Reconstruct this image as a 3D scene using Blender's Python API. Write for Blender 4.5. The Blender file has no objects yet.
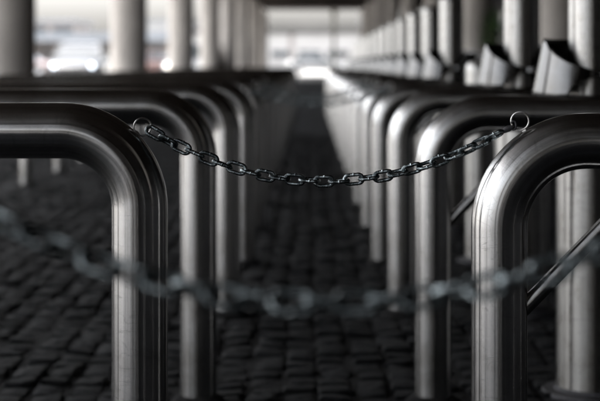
import bpy, bmesh, math, random
from mathutils import Vector, Matrix
R = math.radians
random.seed(7)
scene = bpy.context.scene
col = scene.collection

# ------------------------------------------------------------------ camera
F = 1400.0            # focal length in pixels of the 600 px wide photograph
VX, VY = 310.0, 64.0  # vanishing point of the lane
CAMZ = 0.70
cd = bpy.data.cameras.new('camera')
cam = bpy.data.objects.new('camera', cd)
col.objects.link(cam)
cam.location = (0, 0, CAMZ)
cam.rotation_euler = (R(90), 0, 0)
cd.sensor_width = 36
cd.lens = 36 * F / 600
cd.shift_x = -(VX - 300) / 600
cd.shift_y = -(200.5 - VY) / 600
cd.clip_start = 0.02
cd.clip_end = 5000
cd.dof.use_dof = True
cd.dof.focus_distance = 1.90
cd.dof.aperture_fstop = 5.0
scene.camera = cam

# ------------------------------------------------------------------ sky, sun, exposure
SUN_EL, SUN_AZ = 62, -75     # azimuth measured from +Y towards +X
w = bpy.data.worlds.new('World')
scene.world = w
w.use_nodes = True
nt = w.node_tree
bg = nt.nodes['Background']
sky = nt.nodes.new('ShaderNodeTexSky')
sky.sky_type = 'NISHITA'
sky.sun_disc = False
sky.sun_elevation = R(SUN_EL)
sky.sun_rotation = R(SUN_AZ)
sky.air_density = 1.0
sky.dust_density = 6.0
sky.ozone_density = 1.0
hs = nt.nodes.new('ShaderNodeHueSaturation')     # overcast: nearly colourless sky
hs.inputs['Saturation'].default_value = 0.28
nt.links.new(sky.outputs[0], hs.inputs['Color'])
nt.links.new(hs.outputs[0], bg.inputs[0])
bg.inputs[1].default_value = 0.15
sd = bpy.data.lights.new('sun', 'SUN')
sd.energy = 2.5
sd.angle = R(12)
sd.color = (1.0, 0.96, 0.9)
sun = bpy.data.objects.new('sun', sd)
col.objects.link(sun)
sdir = Vector((math.cos(R(SUN_EL)) * math.sin(R(SUN_AZ)), math.cos(R(SUN_EL)) * math.cos(R(SUN_AZ)), math.sin(R(SUN_EL))))
sun.rotation_euler = sdir.to_track_quat('Z', 'Y').to_euler()
sun.location = (-5, 0, 12)
vs = scene.view_settings
scene.display_settings.display_device = 'sRGB'
vs.view_transform = 'Standard'
vs.look = 'None'
vs.exposure = 2.6
vs.gamma = 1.0
vs.use_curve_mapping = False


def at(px, py, d):
    return Vector(((px - VX) * d / F, d, CAMZ - (py - VY) * d / F))


# ------------------------------------------------------------------ helpers
def tag(o, label=None, cat=None, group=None, kind=None):
    if label: o['label'] = label
    if cat: o['category'] = cat
    if group: o['group'] = group
    if kind: o['kind'] = kind
    return o


def empty(name, loc, rz=0.0):
    o = bpy.data.objects.new(name, None)
    o.empty_display_size = 0.1
    col.objects.link(o)
    o.location = loc
    o.rotation_euler = (0, 0, rz)
    return o


def mesh_obj(name, verts, faces, mat, parent=None, smooth=True, uvs=None):
    me = bpy.data.meshes.new(name)
    me.from_pydata([tuple(v) for v in verts], [], faces)
    if uvs is not None:
        ul = me.uv_layers.new(name='UVMap')
        flat = []
        for f in uvs:
            for u in f:
                flat += [u[0], u[1]]
        ul.data.foreach_set('uv', flat)
    if mat: me.materials.append(mat)
    me.polygons.foreach_set('use_smooth', [smooth] * len(me.polygons))
    me.update()
    o = bpy.data.objects.new(name, me)
    col.objects.link(o)
    if parent: o.parent = parent
    return o


class MB:
    """collects shapes into one mesh"""
    def __init__(s):
        s.v = []; s.f = []; s.uv = []

    def add(s, verts, faces, uvs=None):
        k = len(s.v)
        s.v += [Vector(v) for v in verts]
        s.f += [tuple(i + k for i in f) for f in faces]
        if uvs is None:
            uvs = [[(0, 0)] * len(f) for f in faces]
        s.uv += uvs
        return s

    def box(s, x0, x1, y0, y1, z0, z1):
        v = [(x0, y0, z0), (x1, y0, z0), (x1, y1, z0), (x0, y1, z0), (x0, y0, z1), (x1, y0, z1), (x1, y1, z1), (x0, y1, z1)]
        f = [(0, 3, 2, 1), (4, 5, 6, 7), (0, 1, 5, 4), (1, 2, 6, 5), (2, 3, 7, 6), (3, 0, 4, 7)]
        return s.add(v, f)

    def sweep(s, pts, rad, n=24, closed=False, caps=True, up=Vector((0, 1, 0))):
        pts = [Vector(p) for p in pts]
        m = len(pts)
        if not hasattr(rad, '__len__'): rad = [rad] * m
        V = []; L = [0]
        for i in range(1, m + (1 if closed else 0)):
            L.append(L[-1] + (pts[i % m] - pts[i - 1]).length)
        ref = up
        for i, p in enumerate(pts):
            if closed: t = (pts[(i + 1) % m] - pts[i - 1])
            else: t = pts[min(i + 1, m - 1)] - pts[max(i - 1, 0)]
            t.normalize()
            a = (ref - t * ref.dot(t)).normalized()
            b = t.cross(a)
            ref = a
            for k in range(n):
                th = 2 * math.pi * k / n
                V.append(p + (a * math.cos(th) + b * math.sin(th)) * rad[i])
        Fc = []; U = []
        for i in range(m if closed else m - 1):
            j = (i + 1) % m
            for k in range(n):
                k2 = (k + 1) % n
                Fc.append((i * n + k, i * n + k2, j * n + k2, j * n + k))
                U.append([(k / n, L[i]), ((k + 1) / n, L[i]), ((k + 1) / n, L[i + 1]), (k / n, L[i + 1])])
        if caps and not closed:
            Fc.append(tuple(range(n - 1, -1, -1))); U.append([(0, 0)] * n)
            Fc.append(tuple((m - 1) * n + k for k in range(n))); U.append([(0, 0)] * n)
        return s.add(V, Fc, U)

    def lathe(s, prof, n=32, center=(0, 0, 0), axis='Z'):
        """prof = list of (r, z)"""
        V = []; Fc = []; U = []
        c = Vector(center)
        for r, z in prof:
            for k in range(n):
                th = 2 * math.pi * k / n + math.pi / 2
                if axis == 'Z': q = Vector((r * math.cos(th), r * math.sin(th), z))
                elif axis == 'X': q = Vector((z, r * math.cos(th), r * math.sin(th)))
                else: q = Vector((r * math.cos(th), z, r * math.sin(th)))
                V.append(c + q)
        for i in range(len(prof) - 1):
            for k in range(n):
                k2 = (k + 1) % n
                q = (i * n + k, i * n + k2, (i + 1) * n + k2, (i + 1) * n + k)
                Fc.append(q)
                z0, z1 = prof[i][1], prof[i + 1][1]
                U.append([(k / n, z0), ((k + 1) / n, z0), ((k + 1) / n, z1), (k / n, z1)])
        return s.add(V, Fc, U)

    def build(s, name, mat, parent=None, smooth=True, sharp=35):
        o = mesh_obj(name, s.v, s.f, mat, parent, smooth, s.uv)
        bm = bmesh.new(); bm.from_mesh(o.data)
        bmesh.ops.recalc_face_normals(bm, faces=bm.faces)
        if smooth:
            for e in bm.edges:
                if len(e.link_faces) == 2 and e.calc_face_angle(0) > R(sharp): e.smooth = False
        bm.to_mesh(o.data); bm.free()
        return o


def copy_tree(o, parent=None):
    c = o.copy()
    col.objects.link(c)
    if parent: c.parent = parent
    for ch in [x for x in all_children.get(o.name, [])]:
        copy_tree(ch, c)
    return c


all_children = {}


def index_children():
    all_children.clear()
    for o in bpy.data.objects:
        if o.parent: all_children.setdefault(o.parent.name, []).append(o)


# ------------------------------------------------------------------ materials
def mat(name):
    m = bpy.data.materials.new(name)
    m.use_nodes = True
    return m, m.node_tree, m.node_tree.nodes['Principled BSDF']


def N(t, kind, **kw):
    n = t.nodes.new(kind)
    for k, v in kw.items():
        if k in n.inputs: n.inputs[k].default_value = v
        else: setattr(n, k, v)
    return n


def noise(t, vec, scale, detail=3, rough=0.5, dist=0.0):
    n = N(t, 'ShaderNodeTexNoise')
    n.inputs['Scale'].default_value = scale
    n.inputs['Detail'].default_value = detail
    n.inputs['Roughness'].default_value = rough
    n.inputs['Distortion'].default_value = dist
    if vec is not None: t.links.new(vec, n.inputs['Vector'])
    return n


def ramp(t, src, stops):
    r = N(t, 'ShaderNodeValToRGB')
    e = r.color_ramp.elements
    while len(e) > 1: e.remove(e[-1])
    for i, (p, c) in enumerate(stops):
        if i == 0: e[0].position = p; q = e[0]
        else: q = e.new(p)
        q.color = (c, c, c, 1) if not hasattr(c, '__len__') else (*c, 1)
    t.links.new(src, r.inputs['Fac'])
    return r


def simple(name, rgb, rough=0.6, metal=0.0, var=0.25, scale=6.0, bump=0.2, bscale=40.0):
    m, t, b = mat(name)
    tc = N(t, 'ShaderNodeTexCoord')
    n = noise(t, tc.outputs['Object'], scale, 5, 0.6)
    lo = tuple(c * (1 - var) for c in rgb); hi = tuple(min(1, c * (1 + var)) for c in rgb)
    r = ramp(t, n.outputs['Fac'], [(0.3, lo), (0.7, hi)])
    t.links.new(r.outputs[0], b.inputs['Base Color'])
    b.inputs['Roughness'].default_value = rough
    b.inputs['Metallic'].default_value = metal
    if bump:
        n2 = noise(t, tc.outputs['Object'], bscale, 4, 0.6)
        bp = N(t, 'ShaderNodeBump'); bp.inputs['Strength'].default_value = bump; bp.inputs['Distance'].default_value = 0.01
        t.links.new(n2.outputs['Fac'], bp.inputs['Height'])
        t.links.new(bp.outputs[0], b.inputs['Normal'])
    return m


def steel(name, base=0.52, rlo=0.2, rhi=0.34, tint=(1, 1, 1)):
    """brushed stainless steel tube: uv = (round the tube, metres along it)"""
    m, t, b = mat(name)
    uv = N(t, 'ShaderNodeUVMap')
    tc = N(t, 'ShaderNodeTexCoord')
    oi = N(t, 'ShaderNodeObjectInfo')

    def mp(sx, sy, src=uv.outputs['UV']):
        q = N(t, 'ShaderNodeMapping')
        q.inputs['Scale'].default_value = (sx, sy, 1)
        t.links.new(src, q.inputs['Vector'])
        cmb = N(t, 'ShaderNodeVectorMath', operation='ADD')
        t.links.new(q.outputs[0], cmb.inputs[0])
        mul = N(t, 'ShaderNodeVectorMath', operation='SCALE')
        mul.inputs[0].default_value = (13.1, 7.7, 31.3)
        t.links.new(oi.outputs['Random'], mul.inputs['Scale'])
        t.links.new(mul.outputs[0], cmb.inputs[1])
        return cmb.outputs[0]
    streak = noise(t, mp(70, 0.8), 1.0, 3, 0.6)          # polishing lines along the tube
    cross = noise(t, mp(5, 1500), 1.0, 2, 0.6)            # fine brushing round the tube
    cloud = noise(t, tc.outputs['Object'], 14.0, 6, 0.65)  # finger marks, dust
    scr = noise(t, mp(3.0, 45), 1.0, 2, 0.4, 1.6)
    # base colour
    c1 = ramp(t, streak.outputs['Fac'], [(0.28, base * 0.74), (0.5, base * 0.97), (0.7, base * 1.08)])
    c2 = ramp(t, cloud.outputs['Fac'], [(0.30, (0.78 * tint[0], 0.76 * tint[1], 0.72 * tint[2])), (0.52, tint), (1.0, tint)])
    mx = N(t, 'ShaderNodeMix', data_type='RGBA', blend_type='MULTIPLY')
    mx.inputs['Factor'].default_value = 1
    t.links.new(c1.outputs[0], mx.inputs['A']); t.links.new(c2.outputs[0], mx.inputs['B'])
    # thin scratches
    sc = ramp(t, scr.outputs['Fac'], [(0.0, 1.0), (0.485, 1.0), (0.5, 0.72), (0.515, 1.0)])
    mx2 = N(t, 'ShaderNodeMix', data_type='RGBA', blend_type='MULTIPLY')
    mx2.inputs['Factor'].default_value = 0.85
    t.links.new(mx.outputs['Result'], mx2.inputs['A']); t.links.new(sc.outputs[0], mx2.inputs['B'])
    # specks of dirt and tea-stain rust
    sp = noise(t, tc.outputs['Object'], 150.0, 2, 0.5)
    spr = ramp(t, sp.outputs['Fac'], [(0.0, 0.0), (0.79, 0.0), (0.82, 0.7)])
    mx3 = N(t, 'ShaderNodeMix', data_type='RGBA')
    mx3.inputs['B'].default_value = (0.06, 0.04, 0.025, 1)
    t.links.new(spr.outputs[0], mx3.inputs['Factor']); t.links.new(mx2.outputs['Result'], mx3.inputs['A'])
    t.links.new(mx3.outputs['Result'], b.inputs['Base Color'])
    b.inputs['Metallic'].default_value = 1
    b.inputs['Anisotropic'].default_value = 0.9
    b.inputs['Anisotropic Rotation'].default_value = 0.25
    tn = N(t, 'ShaderNodeTangent', direction_type='UV_MAP')
    tn.uv_map = 'UVMap'
    t.links.new(tn.outputs[0], b.inputs['Tangent'])
    a = N(t, 'ShaderNodeMath', operation='MULTIPLY_ADD')
    a.inputs[1].default_value = (rhi - rlo) * 0.8; a.inputs[2].default_value = rlo
    t.links.new(cloud.outputs['Fac'], a.inputs[0])
    a2 = N(t, 'ShaderNodeMath', operation='MULTIPLY_ADD')
    a2.inputs[1].default_value = 0.14
    t.links.new(streak.outputs['Fac'], a2.inputs[0]); t.links.new(a.outputs[0], a2.inputs[2])
    t.links.new(a2.outputs[0], b.inputs['Roughness'])
    b1 = N(t, 'ShaderNodeBump'); b1.inputs['Strength'].default_value = 0.2; b1.inputs['Distance'].default_value = 0.0006
    t.links.new(streak.outputs['Fac'], b1.inputs['Height'])
    b2 = N(t, 'ShaderNodeBump'); b2.inputs['Strength'].default_value = 0.10; b2.inputs['Distance'].default_value = 0.0003
    t.links.new(cross.outputs['Fac'], b2.inputs['Height']); t.links.new(b1.outputs[0], b2.inputs['Normal'])
    t.links.new(b2.outputs[0], b.inputs['Normal'])
    return m


M_steel = steel('brushed_steel', 0.42, 0.09, 0.2)
M_post = steel('satin_steel', 0.37, 0.17, 0.3, (1, 0.985, 0.96))
M_collar = steel('collar_steel', 0.12, 0.08, 0.18)
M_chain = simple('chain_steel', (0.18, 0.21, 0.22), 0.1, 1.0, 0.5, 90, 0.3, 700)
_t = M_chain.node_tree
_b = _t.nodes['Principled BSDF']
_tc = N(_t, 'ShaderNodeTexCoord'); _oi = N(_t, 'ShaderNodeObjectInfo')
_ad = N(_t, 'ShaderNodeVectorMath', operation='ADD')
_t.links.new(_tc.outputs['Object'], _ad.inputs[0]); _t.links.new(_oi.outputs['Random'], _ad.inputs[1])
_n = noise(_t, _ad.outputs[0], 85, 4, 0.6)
_r = ramp(_t, _n.outputs['Fac'], [(0.38, (0.045, 0.053, 0.056)), (0.50, (0.12, 0.14, 0.148)), (0.60, (0.42, 0.48, 0.50))])  # worn zinc patches, brightened in the colour to stand for glints on links
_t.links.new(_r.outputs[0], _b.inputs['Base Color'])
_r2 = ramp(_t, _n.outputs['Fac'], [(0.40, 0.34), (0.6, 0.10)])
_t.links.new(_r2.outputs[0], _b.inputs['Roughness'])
M_ringsteel = simple('ring_wire', (0.42, 0.41, 0.40), 0.28, 1.0, 0.3, 90, 0.2, 600)
M_hook = simple('blackened_iron', (0.05, 0.05, 0.055), 0.45, 0.8, 0.3, 80, 0.4, 500)
M_rust = simple('rusty_band', (0.05, 0.022, 0.016), 0.75, 0.1, 0.4, 200, 0.5, 600)
M_concrete = simple('warm_concrete', (0.36, 0.335, 0.31), 0.75, 0, 0.16, 2.2, 0.25, 25)
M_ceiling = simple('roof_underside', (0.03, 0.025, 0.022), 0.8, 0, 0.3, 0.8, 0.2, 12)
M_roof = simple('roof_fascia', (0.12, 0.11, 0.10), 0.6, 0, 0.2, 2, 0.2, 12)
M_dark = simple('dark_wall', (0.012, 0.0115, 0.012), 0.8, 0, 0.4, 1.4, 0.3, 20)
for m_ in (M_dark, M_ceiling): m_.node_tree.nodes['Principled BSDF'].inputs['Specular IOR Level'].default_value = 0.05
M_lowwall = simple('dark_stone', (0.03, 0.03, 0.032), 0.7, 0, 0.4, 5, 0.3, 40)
M_pave = simple('pale_pavement', (0.27, 0.265, 0.26), 0.8, 0, 0.18, 0.5, 0.2, 20)
M_tyre = simple('tyre_rubber', (0.02, 0.02, 0.02), 0.85, 0, 0.2, 20, 0.2, 90)
M_rim = simple('alloy_rim', (0.5, 0.5, 0.52), 0.35, 1.0, 0.1, 20, 0, 90)
M_glass = simple('car_glass', (0.03, 0.035, 0.04), 0.06, 0.0, 0.1, 3, 0, 9)
M_trim = simple('black_trim', (0.02, 0.02, 0.02), 0.5, 0, 0.2, 20, 0, 90)
M_plate = simple('number_plate', (0.6, 0.6, 0.58), 0.5, 0, 0.05, 20, 0, 90)


def paint(name, rgb):
    m, t, b = mat(name)
    tc = N(t, 'ShaderNodeTexCoord')
    n = noise(t, tc.outputs['Object'], 5, 4, 0.6)
    r = ramp(t, n.outputs['Fac'], [(0.3, tuple(c * 0.9 for c in rgb)), (0.7, rgb)])
    t.links.new(r.outputs[0], b.inputs['Base Color'])
    b.inputs['Roughness'].default_value = 0.28
    b.inputs['Coat Weight'].default_value = 0.8
    b.inputs['Coat Roughness'].default_value = 0.06
    return m


def lampmat(name, rgb, strength):
    m, t, b = mat(name)
    b.inputs['Base Color'].default_value = (0.8, 0.8, 0.8, 1)
    b.inputs['Emission Color'].default_value = (*rgb, 1)
    b.inputs['Emission Strength'].default_value = strength
    return m


M_sett, t, b = mat('granite_setts')
tc = N(t, 'ShaderNodeTexCoord')
geo = N(t, 'ShaderNodeUVMap')
wn = N(t, 'ShaderNodeTexWhiteNoise', noise_dimensions='2D')
t.links.new(geo.outputs['UV'], wn.inputs['Vector'])
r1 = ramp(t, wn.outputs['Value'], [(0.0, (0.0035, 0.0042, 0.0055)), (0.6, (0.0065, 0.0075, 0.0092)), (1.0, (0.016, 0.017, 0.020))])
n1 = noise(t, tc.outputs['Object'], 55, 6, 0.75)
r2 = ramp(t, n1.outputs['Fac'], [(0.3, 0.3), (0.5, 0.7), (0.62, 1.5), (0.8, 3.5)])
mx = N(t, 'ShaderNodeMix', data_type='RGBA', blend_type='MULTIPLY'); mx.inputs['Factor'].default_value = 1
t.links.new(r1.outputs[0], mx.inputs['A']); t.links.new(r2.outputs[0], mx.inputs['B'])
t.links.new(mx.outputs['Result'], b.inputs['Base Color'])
b.inputs['Roughness'].default_value = 0.6
b.inputs['Specular IOR Level'].default_value = 0.09
bp = N(t, 'ShaderNodeBump'); bp.inputs['Strength'].default_value = 1.0; bp.inputs['Distance'].default_value = 0.035
t.links.new(n1.outputs['Fac'], bp.inputs['Height']); t.links.new(bp.outputs[0], b.inputs['Normal'])

M_ground, t, b = mat('dark_ground')
tc = N(t, 'ShaderNodeTexCoord')
br = N(t, 'ShaderNodeTexBrick')
br.inputs['Scale'].default_value = 1.0
br.inputs['Brick Width'].default_value = 0.15
br.inputs['Row Height'].default_value = 0.09
br.inputs['Mortar Size'].default_value = 0.008
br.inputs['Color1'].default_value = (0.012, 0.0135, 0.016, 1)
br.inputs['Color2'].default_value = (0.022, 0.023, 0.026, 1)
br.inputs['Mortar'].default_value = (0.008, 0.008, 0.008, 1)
rot = N(t, 'ShaderNodeMapping'); rot.inputs['Rotation'].default_value = (0, 0, R(90))
t.links.new(tc.outputs['Object'], rot.inputs['Vector']); t.links.new(rot.outputs[0], br.inputs['Vector'])
t.links.new(br.outputs['Color'], b.inputs['Base Color'])
b.inputs['Roughness'].default_value = 0.8
b.inputs['Specular IOR Level'].default_value = 0.1
bp = N(t, 'ShaderNodeBump'); bp.inputs['Strength'].default_value = 0.6; bp.inputs['Distance'].default_value = 0.01
n1 = noise(t, tc.outputs['Object'], 40, 5, 0.7)
t.links.new(n1.outputs['Fac'], bp.inputs['Height']); t.links.new(bp.outputs[0], b.inputs['Normal'])

# ------------------------------------------------------------------ ground
CAN_L, CAN_R, CAN_B, CAN_F = -4.9, 6.4, -85.0, 92.0
CAN_Z = 4.2
g = MB()
g.add([(-3000, -1500, -0.03), (3000, -1500, -0.03), (3000, 4000, -0.03), (-3000, 4000, -0.03)], [(0, 1, 2, 3)])
tag(g.build('ground', M_pave, smooth=False), kind='structure')
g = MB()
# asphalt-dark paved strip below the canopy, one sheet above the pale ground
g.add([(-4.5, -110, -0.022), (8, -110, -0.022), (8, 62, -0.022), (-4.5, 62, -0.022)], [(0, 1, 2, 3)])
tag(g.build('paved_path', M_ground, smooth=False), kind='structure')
# individually laid setts round the racks
g = MB()
SW, SL = 0.078, 0.082
for i in range(int(5.2 / SW)):
    x = -2.6 + i * SW
    ph = random.random() * 6.3
    off = random.random() * SL
    for j in range(int(12.5 / SL)):
        y = 1.6 + j * SL + off
        if abs(x) > 0.25 + 0.30 * y: continue
        hw, hl = SW / 2 - 0.003 - random.random() * 0.003, SL / 2 - 0.003 - random.random() * 0.005
        z = random.uniform(-0.012, 0.0)
        tx, ty = random.uniform(-.16, .16), random.uniform(-.15, .15)
        cx, cy = x + random.uniform(-.006, .006) + 0.008 * math.sin(y * 2.3 + ph * .3), y
        hw *= random.uniform(.88, 1.02); hl *= random.uniform(.82, 1.02)
        V = []
        for (s, zz) in ((1.0, -0.016), (0.97, -0.006), (0.84, 0.0)):
            for a, bb in ((-1, -1), (0, -1.04), (1, -1), (1.05, 0), (1, 1), (0, 1.04), (-1, 1), (-1.05, 0)):
                px, py = a * hw * s, bb * hl * s
                px += random.uniform(-.003, .003); py += random.uniform(-.003, .003)
                V.append((cx + px, cy + py, z + zz + random.uniform(-.002, .002) + (tx * px + ty * py if zz > -0.02 else 0)))
        V.append((cx, cy, z + 0.004))
        fs = []
        for k in range(2):
            for q in range(8):
                q2 = (q + 1) % 8
                fs.append((k * 8 + q, k * 8 + q2, (k + 1) * 8 + q2, (k + 1) * 8 + q))
        for q in range(8): fs.append((16 + q, 16 + (q + 1) % 8, 24))
        u = (i * 0.37 + 0.011, j * 0.53 + 0.017)
        g.add(V, fs, [[u] * len(f) for f in fs])
M_joint = simple('joint_grit', (0.012, 0.012, 0.0125), 0.9, 0, 0.6, 60, 1.0, 250)
M_joint.node_tree.nodes['Principled BSDF'].inputs['Specular IOR Level'].default_value = 0.1
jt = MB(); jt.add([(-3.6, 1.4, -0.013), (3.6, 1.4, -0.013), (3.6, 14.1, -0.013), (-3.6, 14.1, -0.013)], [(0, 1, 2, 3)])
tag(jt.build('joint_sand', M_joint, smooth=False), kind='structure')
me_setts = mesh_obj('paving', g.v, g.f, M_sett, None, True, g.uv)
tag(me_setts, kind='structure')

# ------------------------------------------------------------------ canopy with its columns
can = empty('station_canopy', (0, 30, 0))
tag(can, 'dark flat canopy roof carried on two rows of round concrete columns over the racks', 'canopy')
off = -30
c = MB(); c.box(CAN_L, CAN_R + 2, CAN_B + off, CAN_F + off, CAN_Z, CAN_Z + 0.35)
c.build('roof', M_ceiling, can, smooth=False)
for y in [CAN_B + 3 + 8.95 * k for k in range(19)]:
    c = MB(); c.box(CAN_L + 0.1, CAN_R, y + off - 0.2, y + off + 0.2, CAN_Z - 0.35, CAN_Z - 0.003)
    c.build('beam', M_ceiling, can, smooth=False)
c = MB(); c.box(CAN_L - 0.08, CAN_L - 0.003, CAN_B + off, CAN_F + off, CAN_Z - 0.12, CAN_Z + 0.42)
c.build('fascia', M_roof, can, smooth=False)


def column(x, y, r, zb):
    c = MB()
    prof = [(r * 1.0, zb), (r, 0.6), (r * 0.995, 2.2), (r, CAN_Z - 0.38), (r * 1.12, CAN_Z - 0.34)]
    c.lathe(prof, 40, (x, y + off, 0))
    c.build('column', M_concrete, can)


for k in range(-9, 9):
    column(-2.56 - 0.285, 22.0 + 8.95 * (k - 1) if k != -99 else 0, 0.285, -0.02)
for k in range(-9, 8):
    column(2.92 + 0.27, 17.8 + 8.95 * k, 0.27, -0.02)

# slim steel prop at the far end of the canopy
p = MB(); d = 91.0; q = at(334, 60, d)
p.lathe([(0.13, -0.02), (0.11, 0.3), (0.10, CAN_Z - 0.35), (0.2, CAN_Z - 0.3), (0.2, CAN_Z - 0.004)], 16, (q.x, d, 0))
o = p.build('prop_post', simple('olive_paint', (0.10, 0.09, 0.05), 0.6), None)
tag(o, 'thin dark post holding up the far canopy edge beyond the lane', 'post')

# low dark parapet on the right and the dark building behind it
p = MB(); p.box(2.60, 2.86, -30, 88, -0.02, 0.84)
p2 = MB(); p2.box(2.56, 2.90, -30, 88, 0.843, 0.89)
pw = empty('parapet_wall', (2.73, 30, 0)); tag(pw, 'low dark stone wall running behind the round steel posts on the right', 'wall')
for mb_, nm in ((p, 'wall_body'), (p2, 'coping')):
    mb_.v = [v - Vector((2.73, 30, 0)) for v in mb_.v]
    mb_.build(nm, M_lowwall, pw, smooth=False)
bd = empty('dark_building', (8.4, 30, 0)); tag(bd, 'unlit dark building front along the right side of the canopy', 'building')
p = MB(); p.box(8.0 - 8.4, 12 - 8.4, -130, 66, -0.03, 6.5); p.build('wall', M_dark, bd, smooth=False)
p = MB(); p.box(-2.4 - 8.4, 7.996 - 8.4, -72, -70, -0.03, CAN_Z - 0.4); p.build('rear_light_block', M_dark, bd, smooth=False)  # unseen wall added behind the camera to keep the tube reflections dark
for k in range(9):
    p = MB(); y = -52 + 13 * k; p.box(7.93 - 8.4, 7.997 - 8.4, y - 2.4, y + 2.4, 0.9, 3.1)
    w_ = p.build('window', M_glass, bd, smooth=False)
    p = MB()
    for (y0, y1, z0, z1) in ((y - 2.5, y + 2.5, 0.8, 0.897), (y - 2.5, y + 2.5, 3.103, 3.2), (y - 0.04, y + 0.04, 0.9, 3.1)):
        p.box(7.90 - 8.4, 7.926 - 8.4, y0, y1, z0, z1)
    p.build('frame', M_trim, w_, smooth=False)

# ------------------------------------------------------------------ tube barriers
TR = 0.038
S = 1.02
D1 = 1.90


def hoop_path(x_in, x_out, z, rb, zb=-0.03):
    """leg at x_in, rail at height z to a leg at x_out; bends of centreline radius rb"""
    s = 1 if x_out > x_in else -1
    pts = [(x_in, 0, zb), (x_in, 0, zb + 0.12), (x_in, 0, 0.25)]
    cx, cz = x_in + s * rb, z - rb
    pts.append((x_in, 0, cz - 0.10)); 
    for k in range(0, 19):
        a = R(90 * k / 18)
        pts.append((cx - s * rb * math.cos(a), 0, cz + rb * math.sin(a)))
    L = abs(x_out - x_in) - 2 * rb
    for k in range(1, 6): pts.append((cx + s * L * k / 6, 0, z))
    cx2 = x_out - s * rb
    for k in range(0, 19):
        a = R(90 * k / 18)
        pts.append((cx2 + s * rb * math.sin(a), 0, cz + rb * math.cos(a)))
    pts += [(x_out, 0, cz - 0.10), (x_out, 0, 0.25), (x_out, 0, zb)]
    return pts


def ring_mesh(center, R0, r0, tilt, roll=0.0):
    m = MB()
    rot = Matrix.Rotation(R(tilt), 3, 'Z') @ Matrix.Rotation(R(roll), 3, 'X')
    pts = [Vector(center) + rot @ Vector((R0 * math.cos(2 * math.pi * k / 36), 0, R0 * math.sin(2 * math.pi * k / 36))) for k in range(36)]
    m.sweep(pts, r0, 8, closed=True, up=rot @ Vector((0, 1, 0)))
    return m


XL, ZL = -0.231, 0.6096
XR, ZR = 0.2567, 0.5955
ringL = at(142.5, 127, D1); ringR = at(520, 121, D1)


def footing(root, x):
    f = MB(); n = 28; V = []; Fc = []
    for (rr, z) in ((TR - .002, .012), (TR + .006, .007), (TR + .018, -.002), (TR + .026, -.016)):
        for k in range(n):
            a = 2 * math.pi * k / n
            q = rr + (0.0 if rr < TR else random.uniform(-.003, .004))
            V.append((x + q * math.cos(a), q * math.sin(a), z))
    for i in range(3):
        for k in range(n): Fc.append((i * n + k, i * n + (k + 1) % n, (i + 1) * n + (k + 1) % n, (i + 1) * n + k))
    f.add(V, Fc).build('footing', M_joint, root)


def left_barrier():
    root = empty('tube_barrier', (XL, D1, 0))
    m = MB().sweep([Vector(p) - Vector((XL, 0, 0)) for p in hoop_path(XL, -1.62, ZL, 0.104)], TR, 48)
    m.build('bent_tube', M_steel, root)
    footing(root, 0); footing(root, -1.62 - XL)
    r = ring_mesh(Vector((ringL.x - XL, 0, ringL.z)), 0.0120, 0.0013, 18)
    r.build('ring', M_ringsteel, root)
    # weld bead where the ring meets the tube
    w_ = MB(); c_ = Vector((-0.0, 0, 0))
    a = R(45); cx, cz = (XL - 0.104) - XL, ZL - 0.104
    p0 = Vector((cx + (0.104 + TR) * math.cos(a), 0, cz + (0.104 + TR) * math.sin(a)))
    w_.sweep([p0 + Vector((-0.004, 0, 0.004)), p0, p0 + Vector((0.004, 0, -0.004))], [0.0012, 0.0028, 0.0012], 10)
    w_.build('weld', M_ringsteel, root)
    return root


def right_barrier():
    root = empty('tube_barrier', (XR, D1, 0))
    m = MB().sweep([Vector(p) - Vector((XR, 0, 0)) for p in hoop_path(XR, 1.62, ZR, 0.117)], TR, 48)
    m.build('bent_tube', M_steel, root)
    footing(root, 0); footing(root, 1.62 - XR)
    r = ring_mesh(Vector((ringR.x - XR, 0, ringR.z)), 0.0120, 0.0013, -16)
    r.build('ring', M_ringsteel, root)
    # diagonal brace, leg to rail
    a = at(518, 314, D1) - Vector((XR, D1, 0)); b_ = at(661, 167, D1) - Vector((XR, D1, 0))
    dv = (b_ - a).normalized()
    m = MB().sweep([a - dv * 0.004, a + (b_ - a) * 0.5, b_ + dv * 0.012], 0.0108, 20)
    m.build('brace', M_steel, root)
    a2 = Vector((-TR * 0, 0, 0))
    cx, cz = 0.117, ZR - 0.117
    dirv = Vector((ringR.x - XR - cx, 0, ringR.z - cz)).normalized()
    p0 = Vector((cx, 0, cz)) + dirv * (0.117 + TR)
    tg = Vector((dirv.z, 0, -dirv.x))
    MB().sweep([p0 - tg * 0.005, p0, p0 + tg * 0.005], [0.0012, 0.003, 0.0012], 10).build('weld', M_ringsteel, root)
    return root


words = ['', 'first', 'second', 'third', 'fourth', 'fifth', 'sixth', 'seventh', 'eighth']


def barrier_label(side, k):
    if k == 0: return 'steel tube barrier nearest the viewer on the %s, holding the blurred near chain' % side
    if k == 1: return {'left': 'nearest sharp steel tube barrier of the left row, its rail crossing the left edge',
                       'right': 'nearest sharp steel tube barrier of the right row with a diagonal brace'}[side]
    if k <= 5: return '%s bent steel tube barrier from the front in the %s row, out of focus' % (words[k], side)
    return 'bent steel tube barrier in the far blurred stretch of the %s row, behind the fifth' % side


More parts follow.
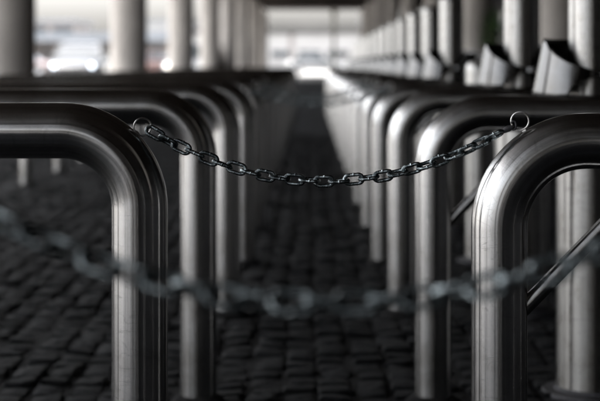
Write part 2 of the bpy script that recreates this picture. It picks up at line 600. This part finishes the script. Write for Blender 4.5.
lb = left_barrier(); rb = right_barrier()
index_children()
NL, NR = 20, 18
for side, proto, n in (('left', lb, NL), ('right', rb, NR)):
    for k in [1, 0] + list(range(2, n + 1)):
        o = proto if k == 1 else copy_tree(proto)
        if k in (2, 3) or k > 6:      # no chain hangs here: these rails carry no ring
            for ch in [x for x in bpy.data.objects if x.parent == o and x.name.split('.')[0] in ('ring', 'weld')]:
                bpy.data.objects.remove(ch)
        if k == 1:
            y = D1; jx = jr = jz = 0
        elif k == 0:
            y = 0.86; jx = jr = 0; jz = 0.014 if side == 'left' else 0.008
        else:
            y = D1 + S * (k - 1) + random.uniform(-.012, .012)
            jx = random.uniform(-.003, .003); jr = random.uniform(-.6, .6); jz = random.uniform(-.003, .003)
        o.location = ((XL if side == 'left' else XR) + jx, y, jz)
        o.rotation_euler = (0, 0, R(jr))
        tag(o, barrier_label(side, k), 'barrier', 'steel tube barriers of the %s row' % side)

# ------------------------------------------------------------------ tall steel posts with saddle collars
PR = 0.051


def collar_mesh():
    """shell round the post, its front and back cut by a concave notch from above and from below"""
    n, mrow = 72, 14
    z_top, z_bot = 0.122, 0.0
    zn = 0.047
    Ro = lambda z: 0.124 - 0.024 * (z / z_top)
    V = []; th_w = 0.004

    def lim(a):
        # a: angle from +-Y ; sin measures distance to the notch centre
        x = abs(math.sin(a))          # 0 at front, 1 at sides
        front = math.cos(a) < 0       # -Y faces the camera
        u = min(1.0, x / 0.98)
        if front:
            top = zn + 0.006 + (z_top - zn - 0.006) * (1 - math.sqrt(max(0, 1 - u ** 2.0))) ** 0.85
            v = min(1.0, x / 0.64)
            bot = (zn - 0.006) * math.sqrt(max(0, 1 - v ** 2.2))
        else:
            top, bot = z_top, z_bot
        return bot, top
    for i in range(n):
        a = 2 * math.pi * i / n
        b0, t0 = lim(a)
        for j in range(mrow):
            z = b0 + (t0 - b0) * j / (mrow - 1)
            r = Ro(z)
            if math.cos(a) < 0:
                # the front pinches in towards the post
                pin = (1 - abs(math.sin(a))) * 0.35
                r = r * (1 - pin)
            V.append(Vector((r * math.sin(a), r * math.cos(a), z)))
    Fc = []; U = []
    for i in range(n):
        i2 = (i + 1) % n
        for j in range(mrow - 1):
            Fc.append((i * mrow + j, i2 * mrow + j, i2 * mrow + j + 1, i * mrow + j + 1))
            U.append([(i / n, j * .01), ((i + 1) / n, j * .01), ((i + 1) / n, j * .01 + .01), (i / n, j * .01 + .01)])
    return V, Fc, U


def steel_post(h, with_collar=True):
    root = empty('steel_post', (0, 0, 0))
    PL = 0.0765 if with_collar else PR
    m = MB().lathe([(PL, -0.03), (PL, 0.1), (PL, 0.4), (PL, 0.578), (PL - .002, 0.58), (PR, 0.581), (PR, h - 0.030), (PR * 0.96, h - 0.014), (PR * 0.8, h - 0.004), (PR * 0.5, h), (0.0005, h + 0.001)], 48)
    m.build('shaft', M_post, root)
    f = MB().lathe([(PL + 0.001, 0.014), (PL + 0.004, 0.013), (PL + 0.006, 0.007), (PL + 0.028, 0.005), (PL + 0.031, 0.002), (PL + 0.031, -0.02)], 40)
    f.build('base_flange', M_hook, root)
    if with_collar:
        V, Fc, U = collar_mesh()
        o = mesh_obj('saddle_collar', V, Fc, M_collar, root, True, U)
        md = o.modifiers.new('thick', 'SOLIDIFY'); md.thickness = 0.004; md.offset = -1
        o.location = (0, 0, ZR + TR + 0.002)
    return root


post = steel_post(0.99)
index_children()
stub = steel_post(0.71, False)
first = True
for k in range(1, 17):
    if k == 3 + 0: pass
    y = 3.015 + 0.993 * (k - 1)
    if k == 3:
        o = stub
        o.location = (0.607, y, 0)
        tag(o, 'short steel post without a collar, third from the front among the posts', 'post', 'steel posts behind the right rails')
        continue
    o = post if first else copy_tree(post)
    first = False
    o.location = (0.607 + random.uniform(-.002, .002), y, random.uniform(-.004, .004))
    o.rotation_euler = (0, 0, R(random.uniform(-2, 2)))
    if k == 1: lab = 'nearest tall steel post at the right edge with a notched collar on the rail'
    elif k == 2: lab = 'second tall steel post from the right edge with a notched collar'
    elif k <= 6: lab = 'tall steel post, %s from the front of the right row, round top' % words[k]
    else: lab = 'tall steel post in the far bright blurred stretch behind the right row'
    tag(o, lab, 'post', 'steel posts behind the right rails')

# ------------------------------------------------------------------ chains
PITCH, WIRE, LW = 0.0201, 0.0026, 0.0063   # LW: centreline half width


def link_mesh():
    hl = PITCH / 2 + WIRE            # centreline half length
    pts = []
    st = hl - LW
    for k in range(13):
        a = R(-90 + 180 * k / 12); pts.append(Vector((st + LW * math.cos(a), 0, LW * math.sin(a))))
    for k in range(13):
        a = R(90 + 180 * k / 12); pts.append(Vector((-st + LW * math.cos(a), 0, LW * math.sin(a))))
    m = MB().sweep(pts, WIRE, 12, closed=True)
    # weld bead on one long side
    m.sweep([Vector((-0.0022, 0, LW)), Vector((0, 0, LW + 0.0002)), Vector((0.0022, 0, LW))], [WIRE * 0.9, WIRE * 1.18, WIRE * 0.9], 12)
    return m


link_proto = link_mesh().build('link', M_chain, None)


def chain(pA, pB, vertex, label, twist0, hook=False, group=None):
    """chain hung from pA to pB (world points) with its lowest point near vertex"""
    global link_proto
    root = empty('chain', (vertex.x, vertex.y, vertex.z))
    tag(root, label, 'chain', 'chains strung across the lane')
    pts = []
    n = 400
    for i in range(n + 1):
        x = pA.x + (pB.x - pA.x) * i / n
        e = pA if x < vertex.x else pB
        q = (x - vertex.x) / (e.x - vertex.x)
        pts.append(Vector((x, pA.y + (pB.y - pA.y) * i / n, vertex.z + (e.z - vertex.z) * q * q)))
    L = [0]
    for i in range(1, n + 1): L.append(L[-1] + (pts[i] - pts[i - 1]).length)

    def pos(s):
        s = max(0, min(L[-1], s))
        lo = 0
        for i in range(1, n + 1):
            if L[i] >= s: lo = i - 1; break
        f = (s - L[lo]) / max(1e-9, L[lo + 1] - L[lo])
        return pts[lo].lerp(pts[lo + 1], f), (pts[lo + 1] - pts[lo]).normalized()
    sv = min(range(n + 1), key=lambda i: abs(pts[i].x - vertex.x))
    sv = L[sv]
    kmin = -int((sv - PITCH * 0.35) / PITCH); kmax = int((L[-1] - sv - PITCH * 0.25) / PITCH)
    for k in range(kmin, kmax + 1):
        p_, t_ = pos(sv + k * PITCH)
        u = k / max(abs(kmin), kmax)
        roll = (0 if k % 2 == 0 else 90) + twist0 + u * abs(u) * 42 + random.uniform(-9, 9)
        o = link_proto if (link_proto.parent is None and link_proto.name == 'link' and not link_proto.get('used')) else link_proto.copy()
        if o is link_proto: used_flag.append(1); link_proto['used'] = 1
        else: col.objects.link(o)
        o.parent = root
        if 'used' in o: del o['used']
        link_proto_used[0] = True
        z = t_.cross(Vector((0, 1, 0))).normalized()
        if z.z < 0: z = -z
        y_ = z.cross(t_)
        mm = Matrix((t_, y_, z)).transposed() @ Matrix.Rotation(R(roll), 3, 'X')
        o.location = p_ - root.location + Vector((0, random.uniform(-.0005, .0005), random.uniform(-.0006, .0006)))
        o.rotation_euler = mm.to_euler()
    return root


used_flag = []; link_proto_used = [False]
_lp = link_proto


def chain_wrap(*a, **k):
    global link_proto
    r_ = chain(*a, **k)
    link_proto = _lp
    link_proto['used'] = 1
    return r_


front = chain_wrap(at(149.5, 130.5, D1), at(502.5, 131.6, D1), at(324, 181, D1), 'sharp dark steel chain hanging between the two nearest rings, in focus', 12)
# snap hook at the right end: dark tapering body, rusty band, thin tongue
hk = [at(495, 135.2, D1), at(501, 132.2, D1), at(503, 131.4, D1), at(505, 130.4, D1), at(509, 128.4, D1), at(513.5, 126.6, D1)]
sh = MB()
hl_ = [v - front.location for v in hk]
sh.sweep([hl_[0], hl_[1]], 0.0021, 10)
sh.sweep([hl_[2], hl_[3], hl_[4], hl_[5]], [0.0030, 0.0038, 0.0044, 0.0022], 14)
hp = []
for k in range(15):
    a = R(-150 + 300 * k / 14)
    hp.append(hl_[5] + Vector((0.0035 * math.cos(a), 0.0012 * math.sin(a), 0.0058 * math.sin(a) + 0.0015)))
sh.sweep(hp, 0.0014, 8)
hko = sh.build('snap_hook', M_hook, front)
sb = MB(); sb.sweep([hl_[1], hl_[2]], [0.0026, 0.0029], 14)
sb.build('band', M_rust, hko)

dn = 0.86
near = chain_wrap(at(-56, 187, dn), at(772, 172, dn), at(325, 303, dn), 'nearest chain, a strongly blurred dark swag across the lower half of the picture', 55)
D4 = D1 + 3 * S
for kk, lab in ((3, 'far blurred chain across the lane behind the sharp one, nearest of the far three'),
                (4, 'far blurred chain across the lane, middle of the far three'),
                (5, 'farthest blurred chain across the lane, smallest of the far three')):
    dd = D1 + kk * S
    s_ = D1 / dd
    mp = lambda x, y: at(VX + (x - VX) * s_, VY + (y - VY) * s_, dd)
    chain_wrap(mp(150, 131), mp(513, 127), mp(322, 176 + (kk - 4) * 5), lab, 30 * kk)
if 'used' in _lp: del _lp['used']

# ------------------------------------------------------------------ cars beyond the left columns
def car(name, loc, rz, paintm, label, lit=None):
    root = empty('parked_car', loc, rz)
    tag(root, label, 'car', 'cars parked beyond the canopy')
    # stations along y (front = -y): (y, z_bottom, z_top, half width)
    st = [(-2.12, .34, .60, .60), (-2.05, .26, .68, .74), (-1.7, .22, .78, .84), (-1.0, .20, .90, .88), (-0.2, .20, .95, .89),
          (0.9, .20, .97, .89), (1.6, .22, .97, .86), (2.0, .28, .92, .80), (2.12, .36, .84, .66)]

    def loft(st, nx=20, p=4.0):
        V = []; Fc = []
        for (y, zb, zt, hw) in st:
            for k in range(nx):
                a = 2 * math.pi * k / nx
                cx = math.copysign(abs(math.cos(a)) ** (2 / p), math.cos(a)); sx = math.copysign(abs(math.sin(a)) ** (2 / p), math.sin(a))
                V.append((hw * cx, y, (zb + zt) / 2 + (zt - zb) / 2 * sx))
        for i in range(len(st) - 1):
            for k in range(nx):
                k2 = (k + 1) % nx
                Fc.append((i * nx + k, i * nx + k2, (i + 1) * nx + k2, (i + 1) * nx + k))
        Fc.append(tuple(range(nx))); Fc.append(tuple((len(st) - 1) * nx + k for k in range(nx)))
        return MB().add(V, Fc)
    body = loft(st).build('body', paintm, root)
    # greenhouse: glass with a painted roof and pillars
    def cabin(w0, w1, yb0, yb1, yt0, yt1, z0, z1):
        v = []
        for (z, hw, y0, y1) in ((z0, w0, yb0, yb1), (z1, w1, yt0, yt1)):
            v += [(-hw, y0, z), (hw, y0, z), (hw, y1, z), (-hw, y1, z)]
        return MB().add(v, [(0, 3, 2, 1), (4, 5, 6, 7), (0, 1, 5, 4), (1, 2, 6, 5), (2, 3, 7, 6), (3, 0, 4, 7)])
    cabin(.80, .63, -1.05, 1.75, -.32, 1.15, .90, 1.36).build('windows', M_glass, root, smooth=False)
    rf = loft([(-.36, 1.355, 1.375, .52), (-.2, 1.35, 1.42, .62), (.4, 1.35, 1.45, .645), (1.0, 1.35, 1.42, .62), (1.2, 1.352, 1.375, .54)], 20, 3)
    rf.build('roof', paintm, root)
    for sx in (-1, 1):
        for (yb, yt) in ((-1.05, -.32), (.42, .42), (1.75, 1.15)):
            MB().sweep([Vector((sx * .80, yb, .92)), Vector((sx * .635, yt, 1.38))], .028, 8).build('pillar', paintm, root)
        for y in (-1.32, 1.30):
            t_ = MB().lathe([(.19, -.10), (.31, -.10), (.33, -.07), (.33, .07), (.31, .10), (.19, .10)], 28, (sx * .80, y, .33), 'X').build('wheel', M_tyre, root)
            MB().lathe([(.0, sx * .085), (.06, sx * .095), (.19, sx * .075), (.195, 0)], 20, (sx * .80, y, .33), 'X').build('rim', M_rim, t_)
        m_ = MB().lathe([(.001, -.05), (.06, -.035), (.075, 0), (.06, .03)], 16, (sx * .62, -2.07, .64), 'Y')
        m_.build('headlight', lit if lit else M_rim, root)
        MB().box(sx * .95 - .07, sx * .95 + .07, -.86, -.76, .93, 1.06).build('mirror', paintm, root, smooth=False)
    MB().box(-.40, .40, -2.145, -2.11, .44, .58).build('grille', M_trim, root, smooth=False)
    MB().box(-.26, .26, -2.165, -2.148, .36, .42).build('number_plate', M_plate, root, smooth=False)
    return root


P_dark = paint('dark_paint', (0.02, 0.022, 0.028)); P_white = paint('white_paint', (0.75, 0.75, 0.74))
P_red = paint('red_paint', (0.09, 0.038, 0.032)); P_grey = paint('grey_paint', (0.22, 0.23, 0.25))
H_cool = lampmat('cool_headlamp', (0.74, 0.86, 1.0), 0.9)
H_warm = lampmat('warm_headlamp', (1.0, 0.90, 0.74), 0.9)
def gx(px, d): return (px - VX) * d / F
car('c', (gx(71, 46), 48, 0), R(2), P_dark, 'dark car facing the lane with both headlights lit, between the two left columns', H_cool)
car('c', (gx(188, 46), 48.5, 0), R(-3), P_grey, 'grey car with lit headlights partly behind the second column', H_warm)
car('c', (gx(22, 75), 75, 0), R(80), P_red, 'red car standing side on farther back behind the dark car')
car('c', (gx(96, 70), 70, 0), R(95), P_white, 'white car standing side on behind the dark car')
car('c', (gx(160, 82), 82, 0), R(85), P_red, 'small red car far behind the grey car, side on')
car('c', (gx(208, 66), 66, 0), R(20), P_white, 'white car between the third and fourth left columns')
car('c', (gx(316, 100), 104, 0), R(86), paint('silver_paint', (0.16, 0.165, 0.17)), 'silver grey car standing across the bright far end of the lane')

# ------------------------------------------------------------------ far buildings
M_pale = simple('pale_render', (0.33, 0.325, 0.32), 0.8, 0, 0.08, 0.3, 0.1, 5)
M_brown = simple('grey_brown_render', (0.22, 0.20, 0.19), 0.8, 0, 0.25, 0.4, 0.1, 5)
M_blue = simple('blue_grey_metal', (0.20, 0.215, 0.235), 0.5, 0, 0.15, 0.3, 0.1, 5)
M_win = simple('window_glass', (0.04, 0.05, 0.06), 0.12, 0, 0.3, 0.5, 0, 5)
M_orange = simple('ochre_render', (0.50, 0.33, 0.18), 0.8, 0, 0.1, 0.4, 0.1, 5)


def building(x0, x1, y, depth, h, wall, label, floors, bay=4.0, zsill=1.0, wh=1.3, name='building'):
    root = empty(name, ((x0 + x1) / 2, y, 0)); cx = (x0 + x1) / 2
    tag(root, label, 'building', None)
    MB().box(x0 - cx, x1 - cx, 0, depth, -0.03, h).build('wall', wall, root, smooth=False)
    MB().box(x0 - cx - .3, x1 - cx + .3, -.3, depth + .3, h + 0.003, h + 0.45).build('roof', M_blue, root, smooth=False)
    n = max(1, int((x1 - x0) / bay))
    for f in range(floors):
        z = zsill + f * 2.9
        if z + wh > h: break
        for i in range(n):
            a = x0 - cx + (i + .5) * (x1 - x0) / n
            wn_ = MB().box(a - bay * .38, a + bay * .38, -0.02, 0.05, z, z + wh).build('window', M_win, root, smooth=False)
            mb_ = MB()
            mb_.box(a - bay * .40, a + bay * .40, -0.12, -0.023, z - .1, z - .003)
            mb_.box(a - .04, a + .04, -0.06, -0.023, z, z + wh)
            mb_.build('frame', M_pale, wn_, smooth=False)
    return root


building(-26, 30, 200, 14, 5.0, M_pale, 'long pale two storey building closing the view at the end of the lane', 2, 4.0, 1.6, 1.0)
building(-48, -31.0, 185, 14, 6.1, M_brown, 'grey brown building between the first two left columns', 2, 3.4, 1.2, 1.5)
building(-30, -16, 230, 16, 7.5, M_pale, 'taller pale building behind the second and third left columns', 2, 3.4, 1.2, 1.5)
building(6, 16, 150, 12, 5.2, M_orange, 'ochre building just right of the far prop post', 1, 3.4, 1.2, 1.5)
# footbridge in front of the far building
fb = empty('footbridge', (6, 150, 0)); tag(fb, 'grey footbridge deck crossing the view in front of the long pale building', 'footbridge')
MB().box(-19, 19, 0, 2.5, 3.95, 4.45).build('deck', M_trim, fb, smooth=False)
for y in (0.05, 2.4):
    m_ = MB()
    m_.box(-19, 19, y, y + .06, 5.35, 5.42)
    for k in range(96): m_.box(-19 + .4 * k, -18.95 + .4 * k, y, y + .05, 4.453, 5.347)
    m_.build('railing', M_trim, fb, smooth=False)
for x in (-17, -8, 3.2, 12, 18): MB().box(x - .25, x + .25, .8, 1.4, -.03, 3.947).build('pier', M_brown, fb, smooth=False)
# open platform shelter, its pale roof edge a light band behind the cars
sr = empty('platform_shelter', (-19, 100, 0)); tag(sr, 'long open shelter with a blue grey roof edge behind the parked cars', 'shelter')
MB().box(-9, 9, 0, 5, 2.32, 2.95).build('roof', M_blue, sr, smooth=False)
for x in range(-8, 9, 4): MB().box(x - .09, x + .09, .2, .38, -.03, 2.317).build('post', M_trim, sr, smooth=False)
MB().box(-8.8, 8.8, 4.6, 4.8, 0.0, 2.31).build('back_panel', M_brown, sr, smooth=False)

# ------------------------------------------------------------------ shrub behind the low wall
def leafmat(name, a, b_):
    m, t, b = mat(name)
    oi = N(t, 'ShaderNodeTexCoord')
    n = noise(t, oi.outputs['Object'], 9, 3, 0.6)
    r = ramp(t, n.outputs['Fac'], [(0.35, a), (0.65, b_)])
    t.links.new(r.outputs[0], b.inputs['Base Color'])
    b.inputs['Roughness'].default_value = 0.5
    return m


M_leaf = leafmat('leaf', (0.02, 0.05, 0.012), (0.06, 0.13, 0.03))
tx = gx(497, 24.0)
sr = empty('potted_shrub', (tx, 24, 0)); tag(sr, 'green leafy shrub in a pot in the dark gap behind the low wall', 'plant')
MB().lathe([(.0, .0), (.2, .0), (.27, .55), (.30, .56), (.30, .6), (.26, .6), (.25, .54), (0, .54)], 28).build('pot', M_lowwall, sr)
st = MB()
for k in range(7):
    a = k * 0.9; st.sweep([Vector((0, 0, .5)), Vector((.07 * math.cos(a), .07 * math.sin(a), .85)), Vector((.2 * math.cos(a), .2 * math.sin(a), 1.35))], [.014, .01, .004], 6)
st.build('stem', simple('bark', (0.08, 0.06, 0.04), 0.8), sr)
lf = MB()
for k in range(420):
    while True:
        p_ = Vector((random.uniform(-1, 1), random.uniform(-1, 1), random.uniform(-1, 1)))
        if p_.length < 1: break
    p_ = Vector((p_.x * .34, p_.y * .34, 1.25 + p_.z * .42))
    u = Vector((random.gauss(0, 1), random.gauss(0, 1), random.gauss(0, 1))).normalized(); v_ = u.orthogonal().normalized()
    s_ = random.uniform(.03, .055)
    lf.add([p_ - u * s_, p_ + v_ * s_ * .45, p_ + u * s_, p_ - v_ * s_ * .45], [(0, 1, 2, 3)])
mesh_obj('foliage', lf.v, lf.f, M_leaf, sr, False, lf.uv)
